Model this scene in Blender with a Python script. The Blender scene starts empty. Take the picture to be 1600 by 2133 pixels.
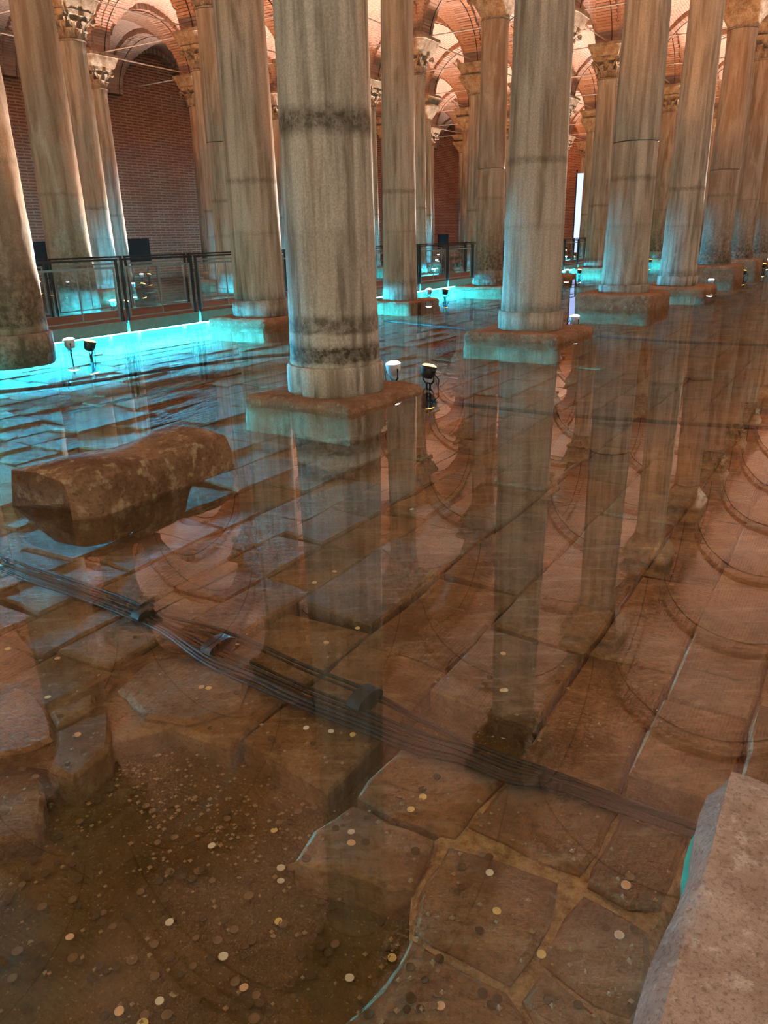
import bpy, math, random
import numpy as np
from mathutils import Matrix, Vector, noise as mnoise

random.seed(7)
SC = bpy.context.scene
COL = SC.collection

# ------------------------------------------------------------------ camera
# solved from the photograph: world X right, Y forward, Z up, water surface at z = 0, camera above the origin
FPX, NADX, NADY, CAMH = 1573.4957, 889.6965, 5371.3443, 1.3687
BX, BY, TH, S1, S2 = -0.4156, 6.9252, 0.5621, 4.7665, 4.9632
_d = np.array([(NADX - 800) / FPX, -(NADY - 1066.5) / FPX, -1.0]); _d /= np.linalg.norm(_d)
C_UP = -_d
_f = np.array([0, 0, -1.0]); C_FH = _f - C_UP * (_f @ C_UP); C_FH /= np.linalg.norm(C_FH)
C_RT = np.cross(C_FH, C_UP)
cam_data = bpy.data.cameras.new('camera')
cam_data.sensor_fit = 'VERTICAL'; cam_data.sensor_height = 24.0
cam_data.lens = 24.0 * FPX / 2133.0
cam_data.clip_start = 0.05; cam_data.clip_end = 300
cam = bpy.data.objects.new('camera', cam_data); COL.objects.link(cam)
_m = Matrix((C_RT, C_FH, C_UP)).to_4x4(); _m.translation = (0, 0, CAMH)
cam.matrix_world = _m
SC.camera = cam

# ------------------------------------------------------------------ world, exposure, render hints
EXPOSURE = 0.34
W_COL, W_STR = (1.0, 0.82, 0.64), 0.85  # added warm ambient fill, reaching column fronts through the end left open
WHITE_W, ORANGE_W = 3400.0, 1450.0
LED_STR = 6000.0
world = bpy.data.worlds.new('world'); SC.world = world; world.use_nodes = True
_bg = world.node_tree.nodes['Background']
_bg.inputs[0].default_value = (*W_COL, 1); _bg.inputs[1].default_value = W_STR
SC.view_settings.view_transform = 'Standard'; SC.view_settings.look = 'None'
SC.view_settings.gamma = 1.0; SC.view_settings.use_curve_mapping = False
SC.view_settings.exposure = EXPOSURE
cy = SC.cycles
cy.max_bounces = 5; cy.diffuse_bounces = 2; cy.glossy_bounces = 2; cy.transparent_max_bounces = 6
cy.transmission_bounces = 4; cy.use_denoising = True; cy.use_light_tree = True
cy.caustics_reflective = False; cy.caustics_refractive = False
cy.sample_clamp_indirect = 4.0
try:
    cy.use_adaptive_sampling = True; cy.adaptive_threshold = 0.10; cy.adaptive_min_samples = 16
except Exception: pass

# ------------------------------------------------------------------ coordinates
U = np.array([math.sin(TH), math.cos(TH)]); V = np.array([-math.cos(TH), math.sin(TH)])
ANG = math.atan2(U[1], U[0])            # rotation that turns local x into U
def G(i, j, z=0.0):
    q = np.array([BX, BY]) + U * S1 * i + V * S2 * j
    return Vector((q[0], q[1], z))
def ij_of(p):
    d = np.array([p[0] - BX, p[1] - BY]); return float(d @ U) / S1, float(d @ V) / S2
def pix(x, y, z=0.0):
    v = np.array([(x - 800) / FPX, -(y - 1066.5) / FPX, -1.0])
    r = np.array([v @ C_RT, v @ C_FH, v @ C_UP]); t = (CAMH - z) / -r[2]
    return Vector((r[0] * t, r[1] * t, z))
def pix_dist(x, y, dist):
    v = np.array([(x - 800) / FPX, -(y - 1066.5) / FPX, -1.0])
    r = np.array([v @ C_RT, v @ C_FH, v @ C_UP]); t = dist / math.hypot(r[0], r[1])
    return Vector((r[0] * t, r[1] * t, CAMH + r[2] * t))
def proj(p):
    c = p[0] * C_RT + p[1] * C_FH + (p[2] - CAMH) * C_UP
    if c[2] > -0.01: return (-9999, -9999)
    return (800 + FPX * c[0] / -c[2], 1066.5 - FPX * c[1] / -c[2])

# ------------------------------------------------------------------ object helpers
def tag(o, label=None, cat=None, group=None, kind=None):
    if label: o['label'] = label
    if cat: o['category'] = cat
    if group: o['group'] = group
    if kind: o['kind'] = kind
    return o
def link(name, data, parent=None, mat=None, loc=None, rot=None):
    o = bpy.data.objects.new(name, data); COL.objects.link(o)
    if parent: o.parent = parent
    if loc is not None: o.location = loc
    if rot is not None: o.rotation_euler = rot
    if mat is not None and data is not None and not data.materials: data.materials.append(mat)
    return o
def empty(name, loc=(0, 0, 0), rz=0.0, parent=None):
    o = bpy.data.objects.new(name, None); COL.objects.link(o)
    o.location = loc; o.rotation_euler = (0, 0, rz); o.empty_display_size = 0.2
    if parent: o.parent = parent
    return o

class MB:
    """collects verts / faces of one mesh"""
    def __init__(s): s.v = []; s.f = []; s.uv = None
    def add(s, vs, fs):
        n = len(s.v); s.v += [tuple(p) for p in vs]; s.f += [tuple(i + n for i in q) for q in fs]
    def box(s, c, size, rz=0.0):
        x, y, z = (d / 2 for d in size); ca, sa = math.cos(rz), math.sin(rz)
        vs = [(c[0] + a * x * ca - b * y * sa, c[1] + a * x * sa + b * y * ca, c[2] + k * z) for k in (-1, 1) for a, b in ((-1, -1), (1, -1), (1, 1), (-1, 1))]
        s.add(vs, [(0, 3, 2, 1), (4, 5, 6, 7), (0, 1, 5, 4), (1, 2, 6, 5), (2, 3, 7, 6), (3, 0, 4, 7)])
    def lathe(s, prof, seg=32, cap0=True, cap1=True, fn=None, c=(0, 0, 0)):
        vs = []; fs = []
        for k, (r, z) in enumerate(prof):
            for a in range(seg):
                t = 2 * math.pi * a / seg; rr = fn(r, z, t) if fn else r
                vs.append((c[0] + rr * math.cos(t), c[1] + rr * math.sin(t), c[2] + z))
        for k in range(len(prof) - 1):
            for a in range(seg):
                b = (a + 1) % seg
                fs.append((k * seg + a, k * seg + b, (k + 1) * seg + b, (k + 1) * seg + a))
        if cap0: fs.append(tuple(range(seg - 1, -1, -1)))
        if cap1: fs.append(tuple((len(prof) - 1) * seg + a for a in range(seg)))
        s.add(vs, fs)
    def tube(s, pts, r, seg=8, cap=True):
        pts = [Vector(p) for p in pts]; vs = []; fs = []
        rs = r if isinstance(r, (list, tuple)) else [r] * len(pts)
        for k, p in enumerate(pts):
            d = (pts[min(k + 1, len(pts) - 1)] - pts[max(k - 1, 0)]).normalized()
            a = d.cross(Vector((0, 0, 1)))
            if a.length < 1e-3: a = Vector((1, 0, 0))
            a.normalize(); b = d.cross(a)
            for q in range(seg):
                t = 2 * math.pi * q / seg
                vs.append(p + (a * math.cos(t) + b * math.sin(t)) * rs[k])
        for k in range(len(pts) - 1):
            for q in range(seg):
                w = (q + 1) % seg
                fs.append((k * seg + q, k * seg + w, (k + 1) * seg + w, (k + 1) * seg + q))
        if cap:
            fs.append(tuple(range(seg))); fs.append(tuple((len(pts) - 1) * seg + q for q in range(seg - 1, -1, -1)))
        s.add(vs, fs)
    def loft(s, rings, cap=True):
        n = len(rings[0]); vs = [p for r in rings for p in r]; fs = []
        for k in range(len(rings) - 1):
            for a in range(n):
                b = (a + 1) % n
                fs.append((k * n + a, k * n + b, (k + 1) * n + b, (k + 1) * n + a))
        if cap:
            fs.append(tuple(range(n - 1, -1, -1))); fs.append(tuple((len(rings) - 1) * n + a for a in range(n)))
        s.add(vs, fs)
    def mesh(s, name, smooth=False, angle=None):
        me = bpy.data.meshes.new(name); me.from_pydata(s.v, [], s.f)
        if s.uv:
            lay = me.uv_layers.new(name='UVMap')
            fl = [c for q in s.uv for uv in q for c in uv]; lay.data.foreach_set('uv', fl)
        if smooth: me.polygons.foreach_set('use_smooth', [True] * len(me.polygons))
        me.update()
        if smooth and angle is not None:
            try: me.set_sharp_from_angle(angle=math.radians(angle))
            except Exception: pass
        return me

def nz(p, sc, off=0.0):
    return mnoise.noise(Vector((p[0] * sc + off, p[1] * sc + off * 1.7, p[2] * sc - off)))
def fbm(p, sc, off=0.0, o=4):
    return mnoise.fractal(Vector((p[0] * sc + off, p[1] * sc + off * 1.7, p[2] * sc - off)), 1.0, 2.0, o)

# ------------------------------------------------------------------ material helpers
class NT:
    def __init__(s, name):
        s.m = bpy.data.materials.new(name); s.m.use_nodes = True; s.t = s.m.node_tree; s.t.nodes.clear()
        s.out = s.n('ShaderNodeOutputMaterial')
    def n(s, typ, **kw):
        nd = s.t.nodes.new(typ)
        for k, v in kw.items():
            if k.startswith('i_'):
                key = k[2:]; key = int(key) if key.isdigit() else key.replace('_', ' ')
                nd.inputs[key].default_value = v
            else: setattr(nd, k, v)
        return nd
    def l(s, a, b): s.t.links.new(a, b)
    def math(s, op, a, b=None, clamp=False):
        nd = s.n('ShaderNodeMath', operation=op, use_clamp=clamp)
        for k, v in enumerate((a, b)):
            if v is None: continue
            if hasattr(v, 'links'): s.l(v, nd.inputs[k])
            else: nd.inputs[k].default_value = v
        return nd.outputs[0]
    def mix(s, fac, a, b, blend='MIX'):
        nd = s.n('ShaderNodeMix', data_type='RGBA', blend_type=blend)
        for k, v in ((0, fac), (6, a), (7, b)):
            if hasattr(v, 'links'): s.l(v, nd.inputs[k])
            else: nd.inputs[k].default_value = v if k == 0 else (*v, 1) if len(v) == 3 else v
        return nd.outputs[2]
    def ramp(s, fac, stops, interp='LINEAR'):
        nd = s.n('ShaderNodeValToRGB'); cr = nd.color_ramp; cr.interpolation = interp
        while len(cr.elements) < len(stops): cr.elements.new(0.5)
        for e, (p, c) in zip(cr.elements, stops):
            e.position = p; e.color = (c, c, c, 1) if not hasattr(c, '__len__') else (*c, 1)
        s.l(fac, nd.inputs[0]); return nd.outputs[0]
    def coord(s, kind='Object', scale=(1, 1, 1), rand=0.0):
        tc = s.n('ShaderNodeTexCoord'); mp = s.n('ShaderNodeMapping'); mp.inputs['Scale'].default_value = scale
        s.l(tc.outputs[kind], mp.inputs[0])
        if rand:
            oi = s.n('ShaderNodeObjectInfo'); 
            m = s.math('MULTIPLY', oi.outputs['Random'], rand); cb = s.n('ShaderNodeCombineXYZ')
            for k in range(3): s.l(m, cb.inputs[k])
            s.l(cb.outputs[0], mp.inputs['Location'])
        return mp.outputs[0]
    def noise(s, vec, scale, detail=4.0, rough=0.55, dist=0.0):
        nd = s.n('ShaderNodeTexNoise'); nd.inputs['Scale'].default_value = scale
        nd.inputs['Detail'].default_value = detail; nd.inputs['Roughness'].default_value = rough; nd.inputs['Distortion'].default_value = dist
        s.l(vec, nd.inputs['Vector']); return nd.outputs['Fac']
    def bump(s, h, strength=0.3, dist=0.02, normal=None):
        nd = s.n('ShaderNodeBump'); nd.inputs['Strength'].default_value = strength; nd.inputs['Distance'].default_value = dist
        s.l(h, nd.inputs['Height'])
        if normal is not None: s.l(normal, nd.inputs['Normal'])
        return nd.outputs[0]
    def bsdf(s, col, rough=0.8, spec=0.3, normal=None, metal=0.0, emis=None, estr=0.0):
        b = s.n('ShaderNodeBsdfPrincipled')
        for key, v in (('Base Color', col), ('Roughness', rough), ('Specular IOR Level', spec), ('Metallic', metal)):
            if hasattr(v, 'links'): s.l(v, b.inputs[key])
            else: b.inputs[key].default_value = (*v, 1) if hasattr(v, '__len__') else v
        if normal is not None: s.l(normal, b.inputs['Normal'])
        if emis is not None:
            b.inputs['Emission Color'].default_value = (*emis, 1); b.inputs['Emission Strength'].default_value = estr
        s.l(b.outputs[0], s.out.inputs[0]); return s.m

def simple(name, col, rough=0.6, metal=0.0, spec=0.4):
    t = NT(name); v = t.coord('Object'); n = t.noise(v, 14, 3)
    c = t.mix(n, tuple(x * 0.75 for x in col), tuple(min(1, x * 1.2) for x in col))
    return t.bsdf(c, rough, spec, metal=metal)
def emitter(name, col, strength):
    t = NT(name); e = t.n('ShaderNodeEmission'); e.inputs[0].default_value = (*col, 1); e.inputs[1].default_value = strength
    t.l(e.outputs[0], t.out.inputs[0]); return t.m

def marble(name, bands, tint_a=(0.23, 0.195, 0.145), tint_b=(0.58, 0.53, 0.44), streak=1.0):
    """streaked cistern marble; bands = [(height, multiplier)] darkening rings left by old water lines"""
    t = NT(name)
    v = t.coord('Object', (1, 1, 1), 40.0)
    vs = t.coord('Object', (1, 1, 0.055), 40.0)
    vm = t.coord('Object', (1, 1, 0.22), 40.0)
    st = t.noise(vs, 7.0 * streak, 4, 0.6, 0.25); st2 = t.noise(vm, 3.0, 3, 0.6, 1.4); fine = t.noise(v, 55, 3, 0.7)
    c = t.mix(t.ramp(st, [(0.38, 0.0), (0.60, 1.0)]), tint_a, tint_b)
    c = t.mix(t.math('MULTIPLY', t.ramp(st2, [(0.45, 0.0), (0.7, 1.0)]), 0.55), c, (0.68, 0.63, 0.54))
    rust = t.ramp(t.noise(vm, 1.7, 4, 0.6), [(0.52, 0.0), (0.72, 1.0)])
    c = t.mix(t.math('MULTIPLY', rust, 0.5), c, (0.40, 0.23, 0.12))
    c = t.mix(t.math('MULTIPLY', t.ramp(fine, [(0.4, 1.0), (0.62, 0.0)]), 0.35), c, (0.16, 0.12, 0.08))
    tc = t.n('ShaderNodeTexCoord'); sx = t.n('ShaderNodeSeparateXYZ'); t.l(tc.outputs['Object'], sx.inputs[0])
    wob = t.math('MULTIPLY', t.math('SUBTRACT', t.noise(v, 5.5, 5, 0.7), 0.5), 0.10)
    z = t.math('DIVIDE', t.math('ADD', sx.outputs[2], wob), 7.0)
    band = t.ramp(z, [(h / 7.0, m) for h, m in bands])
    blot = t.ramp(t.noise(v, 13, 4, 0.75), [(0.38, 0.0), (0.6, 1.0)])
    inv = t.math('SUBTRACT', 1.0, band)
    k = t.math('MULTIPLY', inv, t.math('ADD', t.math('MULTIPLY', blot, 0.60), 0.55), True)
    c = t.mix(k, c, (0.055, 0.040, 0.022))
    # black drip marks running down the lowest two metres
    drip = t.ramp(t.noise(t.coord('Object', (1, 1, 0.10), 40.0), 9.0, 3, 0.6), [(0.56, 0.0), (0.70, 1.0)])
    low = t.ramp(z, [(0.02, 1.0), (0.25, 0.0)])
    c = t.mix(t.math('MULTIPLY', t.math('MULTIPLY', drip, low), 0.75), c, (0.06, 0.05, 0.03))
    bp = t.bump(t.math('ADD', t.math('MULTIPLY', fine, 0.5), st), 0.45, 0.012)
    return t.bsdf(c, 0.72, 0.3, bp)

BANDS_STD = [(0.0, 0.35), (0.10, 0.55), (0.26, 0.95), (0.34, 0.62), (0.40, 0.5), (0.50, 0.92), (1.40, 0.92), (1.45, 0.78), (1.50, 1.0), (2.19, 1.0), (2.23, 0.55), (2.27, 0.6), (2.31, 1.0), (7.0, 1.0)]
BANDS_BIG = [(0.0, 0.5), (0.08, 0.85), (0.27, 0.98), (0.33, 0.92), (0.345, 0.15), (0.48, 0.12), (0.50, 0.85), (0.58, 0.95), (0.60, 0.3), (0.70, 0.25), (0.76, 0.9), (1.40, 0.82), (1.44, 0.98), (2.10, 1.0), (2.18, 0.25), (2.27, 0.2), (2.36, 1.0), (7.0, 1.0)]
BANDS_DARK = [(0.0, 0.15), (0.25, 0.35), (0.42, 0.6), (0.45, 0.1), (0.9, 0.35), (1.4, 0.6), (2.2, 0.9), (2.25, 0.6), (2.3, 1.0), (7.0, 1.0)]
M = {}
M['marble'] = marble('weathered marble', BANDS_STD)
M['marble_big'] = marble('streaked marble with dark rings', BANDS_BIG, streak=1.3)
M['marble_dark'] = marble('stained marble', BANDS_DARK, (0.26, 0.18, 0.12), (0.46, 0.36, 0.27))

def carved():
    t = NT('carved limestone'); v = t.coord('Object', (1, 1, 1), 20.0)
    n = t.noise(v, 5, 6, 0.7); f = t.noise(v, 30, 4, 0.7)
    c = t.mix(t.ramp(n, [(0.35, 0.0), (0.65, 1.0)]), (0.24, 0.17, 0.11), (0.56, 0.48, 0.38))
    c = t.mix(t.math('MULTIPLY', t.ramp(f, [(0.35, 1.0), (0.55, 0.0)]), 0.5), c, (0.12, 0.09, 0.06))
    return t.bsdf(c, 0.85, 0.2, t.bump(t.math('ADD', n, f), 0.6, 0.03))
M['carved'] = carved()

def rough_stone(name, ca, cb, cc, sc=6.0, bump=0.6):
    t = NT(name); v = t.coord('Object', (1, 1, 1), 30.0)
    n = t.noise(v, sc * 0.5, 6, 0.7); f = t.noise(v, sc * 6, 5, 0.75); p = t.noise(v, sc * 1.8, 4, 0.6)
    c = t.mix(t.ramp(n, [(0.36, 0.0), (0.64, 1.0)]), ca, cb)
    c = t.mix(t.math('MULTIPLY', t.ramp(p, [(0.55, 0.0), (0.68, 1.0)]), 0.7), c, cc)
    c = t.mix(t.math('MULTIPLY', t.ramp(f, [(0.34, 1.0), (0.50, 0.0)]), 0.55), c, tuple(x * 0.22 for x in ca))
    return t.bsdf(c, 0.86, 0.25, t.bump(t.math('ADD', t.math('MULTIPLY', f, 0.6), p), bump, 0.02))
M['plinth'] = rough_stone('rust brown plinth stone', (0.22, 0.11, 0.055), (0.36, 0.20, 0.12), (0.42, 0.31, 0.20), 9, 1.0)
M['block'] = rough_stone('brown fallen block stone', (0.13, 0.065, 0.03), (0.30, 0.17, 0.09), (0.50, 0.38, 0.22), 7, 0.9)
M['slabstone'] = rough_stone('pale pinkish ashlar', (0.42, 0.29, 0.23), (0.64, 0.49, 0.41), (0.80, 0.68, 0.59), 15, 0.9)

def brick(name, c1, c2, mortar, w, h, ms, stain=(0.25, 0.12, 0.07), bump=0.6):
    t = NT(name); tc = t.n('ShaderNodeTexCoord')
    b = t.n('ShaderNodeTexBrick'); b.inputs['Scale'].default_value = 1.0
    b.inputs['Brick Width'].default_value = w; b.inputs['Row Height'].default_value = h; b.inputs['Mortar Size'].default_value = ms
    b.inputs['Mortar Smooth'].default_value = 0.25; b.inputs['Bias'].default_value = 0.0
    b.inputs['Color1'].default_value = (*c1, 1); b.inputs['Color2'].default_value = (*c2, 1); b.inputs['Mortar'].default_value = (*mortar, 1)
    wv = t.coord('UV'); dn = t.n('ShaderNodeTexNoise'); dn.inputs['Scale'].default_value = 3.0; t.l(wv, dn.inputs['Vector'])
    ad = t.n('ShaderNodeVectorMath', operation='MULTIPLY_ADD'); t.l(dn.outputs['Color'], ad.inputs[0]); ad.inputs[1].default_value = (0.05, 0.05, 0); t.l(tc.outputs['UV'], ad.inputs[2])
    t.l(ad.outputs[0], b.inputs['Vector'])
    v = t.coord('Object', (1, 1, 1), 30.0)
    n = t.noise(v, 0.8, 5, 0.65); f = t.noise(v, 9, 4, 0.7)
    c = t.mix(t.math('MULTIPLY', t.ramp(n, [(0.42, 0.0), (0.7, 1.0)]), 0.6), b.outputs['Color'], stain)
    c = t.mix(t.math('MULTIPLY', t.ramp(f, [(0.55, 0.0), (0.75, 1.0)]), 0.5), c, mortar)
    hgt = t.math('SUBTRACT', t.math('MULTIPLY', f, 0.5), b.outputs['Fac'])
    return t.bsdf(c, 0.88, 0.15, t.bump(hgt, bump, 0.03))
M['vault'] = brick('vault brick', (0.52, 0.31, 0.23), (0.43, 0.24, 0.17), (0.60, 0.44, 0.36), 0.34, 0.10, 0.025, (0.40, 0.27, 0.20))
M['wallbrick'] = brick('wall brick', (0.32, 0.145, 0.09), (0.25, 0.11, 0.068), (0.55, 0.32, 0.22), 0.62, 0.115, 0.030, (0.26, 0.12, 0.075), 0.9)
def voussoir_mat():
    t = NT('arch brick'); v = t.coord('Object', (1, 1, 1), 10.0)
    n = t.noise(v, 6, 5, 0.7); g = t.n('ShaderNodeNewGeometry')
    c = t.mix(g.outputs['Random Per Island'], (0.44, 0.26, 0.19), (0.60, 0.40, 0.31))
    c = t.mix(t.math('MULTIPLY', t.ramp(n, [(0.5, 0.0), (0.7, 1.0)]), 0.55), c, (0.62, 0.45, 0.37))
    return t.bsdf(c, 0.88, 0.15, t.bump(n, 0.4, 0.02))
M['voussoir'] = voussoir_mat()

def paving_mat():
    t = NT('submerged paving stone'); v = t.coord('Object', (1, 1, 1), 50.0); vs = t.coord('Object', (0.35, 1.6, 1), 50.0)
    oi = t.n('ShaderNodeObjectInfo')
    n = t.noise(v, 2.4, 6, 0.65); st = t.noise(vs, 9, 5, 0.7); f = t.noise(v, 40, 4, 0.75)
    c = t.mix(t.ramp(n, [(0.40, 0.0), (0.62, 1.0)]), (0.095, 0.062, 0.031), (0.29, 0.195, 0.113))
    c = t.mix(t.math('MULTIPLY', oi.outputs['Random'], 0.45), c, (0.28, 0.145, 0.07))
    c = t.mix(t.math('MULTIPLY', t.ramp(st, [(0.52, 0.0), (0.68, 1.0)]), 0.45), c, (0.48, 0.38, 0.27))
    c = t.mix(t.math('MULTIPLY', t.ramp(f, [(0.34, 1.0), (0.52, 0.0)]), 0.45), c, (0.06, 0.04, 0.02))
    return t.bsdf(c, 0.9, 0.1, t.bump(t.math('ADD', st, t.math('MULTIPLY', f, 0.5)), 0.9, 0.02))
M['paving'] = paving_mat()
def mud_mat():
    t = NT('sandy cistern bed'); v = t.coord('Object')
    n = t.noise(v, 1.6, 6, 0.65); f = t.noise(v, 45, 5, 0.8); p = t.noise(v, 95, 2, 0.5); gr = t.noise(v, 2.3, 4, 0.6)
    c = t.mix(t.ramp(n, [(0.32, 0.0), (0.66, 1.0)]), (0.09, 0.056, 0.016), (0.22, 0.142, 0.06))
    c = t.mix(t.math('MULTIPLY', t.ramp(gr, [(0.52, 0.0), (0.72, 1.0)]), 0.55), c, (0.095, 0.085, 0.035))
    c = t.mix(t.math('MULTIPLY', t.ramp(p, [(0.64, 0.0), (0.72, 1.0)]), 0.6), c, (0.40, 0.30, 0.17))
    c = t.mix(t.math('MULTIPLY', t.ramp(f, [(0.34, 1.0), (0.48, 0.0)]), 0.5), c, (0.05, 0.035, 0.015))
    return t.bsdf(c, 0.92, 0.1, t.bump(t.math('ADD', f, p), 0.6, 0.015))
M['mud'] = mud_mat()
def mortar_mat():
    t = NT('pale lime mortar'); v = t.coord('Object'); n = t.noise(v, 30, 5, 0.75)
    c = t.mix(t.ramp(n, [(0.35, 0.0), (0.65, 1.0)]), (0.22, 0.14, 0.07), (0.60, 0.46, 0.29))
    return t.bsdf(c, 0.92, 0.1, t.bump(n, 0.8, 0.02))
M['mortar'] = mortar_mat()
def water_mat():
    t = NT('clear cistern water')
    fr = t.n('ShaderNodeFresnel'); fr.inputs['IOR'].default_value = 1.333
    v = t.coord('Object', (1, 1, 1)); n = t.noise(v, 2.2, 2, 0.4)
    bp = t.bump(n, 0.02, 0.02)
    gl = t.n('ShaderNodeBsdfGlossy'); gl.inputs['Roughness'].default_value = 0.0; gl.inputs['Color'].default_value = (1, 1, 1, 1)
    t.l(bp, gl.inputs['Normal'])
    tr = t.n('ShaderNodeBsdfTransparent'); tr.inputs['Color'].default_value = (0.91, 0.86, 0.70, 1)
    fac = t.math('MINIMUM', t.math('ADD', t.math('MULTIPLY', fr.outputs[0], 1.9), 0.03, True), 0.42)
    mx = t.n('ShaderNodeMixShader'); t.l(fac, mx.inputs[0]); t.l(tr.outputs[0], mx.inputs[1]); t.l(gl.outputs[0], mx.inputs[2])
    t.l(mx.outputs[0], t.out.inputs[0]); return t.m
M['water'] = water_mat()
def glass_mat():
    t = NT('thin railing glass')
    gl = t.n('ShaderNodeBsdfGlossy'); gl.inputs['Roughness'].default_value = 0.02
    tr = t.n('ShaderNodeBsdfTransparent'); tr.inputs['Color'].default_value = (0.97, 0.98, 0.98, 1)
    fr = t.n('ShaderNodeFresnel'); fr.inputs['IOR'].default_value = 1.45
    mx = t.n('ShaderNodeMixShader'); mx.inputs[0].default_value = 0.03; t.l(tr.outputs[0], mx.inputs[1]); t.l(gl.outputs[0], mx.inputs[2])
    t.l(mx.outputs[0], t.out.inputs[0]); return t.m
M['glass'] = glass_mat()
M['steel'] = simple('grey painted steel', (0.22, 0.27, 0.27), 0.45, 0.3)
M['darksteel'] = simple('black steel', (0.02, 0.022, 0.022), 0.4, 0.3)
M['deck'] = simple('dark brown deck board', (0.12, 0.055, 0.035), 0.7)
M['cable'] = simple('black cable rubber', (0.010, 0.011, 0.013), 0.5)
M['greyhead'] = simple('grey lamp housing', (0.75, 0.77, 0.80), 0.4, 0.4)
M['blackhead'] = simple('black lamp housing', (0.02, 0.018, 0.016), 0.4)
M['iron'] = simple('tie rod iron', (0.42, 0.34, 0.28), 0.45, 0.2)
M['irondark'] = simple('dark conduit', (0.05, 0.035, 0.03), 0.6)
M['speaker'] = simple('matt black speaker cloth', (0.008, 0.007, 0.007), 0.85)
M['lens_white'] = emitter('white lamp lens', (0.92, 0.96, 1.0), 22.0)
M['lens_orange'] = emitter('orange lamp lens', (1.0, 0.36, 0.05), 14.0)
M['led'] = emitter('cyan led strip', (0.01, 0.50, 1.0), LED_STR)
M['led_added'] = emitter('dimmed teal led strip of added unseen walkway', (0.02, 0.80, 0.72), LED_STR * 0.045)
M['screen'] = emitter('lit blue white screen', (0.45, 0.55, 1.0), 1.6)
M['teal'] = simple('painted teal light', (0.06, 0.42, 0.33), 0.8)  # surface colour standing in for teal light on the ashlar edge
M['gold'] = simple('bright gold coin', (0.95, 0.72, 0.36), 0.35, 0.0)
M['silver'] = simple('bright silver coin', (0.95, 0.95, 0.90), 0.35, 0.0)
M['copper'] = simple('copper pink coin', (0.92, 0.60, 0.44), 0.4, 0.0)
M['tarnish'] = simple('tarnished dark coin', (0.10, 0.068, 0.034), 0.8, 0.0)
M['dull'] = simple('dull brown coin', (0.24, 0.16, 0.09), 0.6, 0.2)
M['pebble'] = simple('tan pebble', (0.34, 0.25, 0.15), 0.9)

# ------------------------------------------------------------------ the setting: floor, water, walls, vaulted ceiling
Z_SLAB, Z_MUD = -0.27, -0.37
def grid_patch(i0, i1, j0, j1, nx, ny, zf):
    mb = MB()
    for a in range(nx + 1):
        for b in range(ny + 1):
            p = G(i0 + (i1 - i0) * a / nx, j0 + (j1 - j0) * b / ny); p.z = zf(p); mb.v.append(tuple(p))
    for a in range(nx):
        for b in range(ny):
            q = a * (ny + 1) + b; mb.f.append((q, q + ny + 1, q + ny + 2, q + 1))
    return mb
floor = empty('floor', (0, 0, 0)); tag(floor, 'submerged cistern floor of sandy mud and worn paving stones', None, None, 'structure')
far = grid_patch(-3, 14, -3, 5.05, 60, 40, lambda p: Z_MUD - 0.02 + 0.015 * fbm(p, 1.2))
link('bed', far.mesh('bed', True), floor, M['mud'])

WATER = grid_patch(-3, 12, -3, 5.0, 8, 6, lambda p: 0.0)
w = link('water', WATER.mesh('water'), None, M['water'])
tag(w, 'clear shallow still water mirroring columns and vaults', None, None, 'stuff')

I0, I1, J0 = -1, 12, -2       # vault bays run from column line I0 to I1 and from J0 to the wall at 5
JW = 5
def wall(name, a, b, z0, z1, label):
    mb = MB(); L = (b - a).length; d = (b - a).normalized(); nrm = Vector((-d.y, d.x, 0)) * 0.3
    n = 24; m = 8; mb.uv = []
    for side in (0, 1):
        base = len(mb.v)
        for k in range(n + 1):
            for q in range(m + 1):
                p = a.lerp(b, k / n); mb.v.append((p.x + nrm.x * side, p.y + nrm.y * side, z0 + (z1 - z0) * q / m))
        for k in range(n):
            for q in range(m):
                i = base + k * (m + 1) + q; mb.f.append((i, i + m + 1, i + m + 2, i + 1))
                mb.uv.append([(L * kk / n, (z1 - z0) * qq / m) for kk, qq in ((k, q), (k + 1, q), (k + 1, q + 1), (k, q + 1))])
    o = link(name, mb.mesh(name), None, M['wallbrick']); tag(o, label, None, None, 'structure'); return o
wall('wall_left', G(-3, JW), G(I1 + 0.0, JW), -0.5, 9.6, 'tall dark red brick side wall with thin pale courses')
wall('wall_back', G(I1, JW), G(I1, -3), -0.5, 9.6, 'distant brick end wall closing the colonnade')

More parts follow.
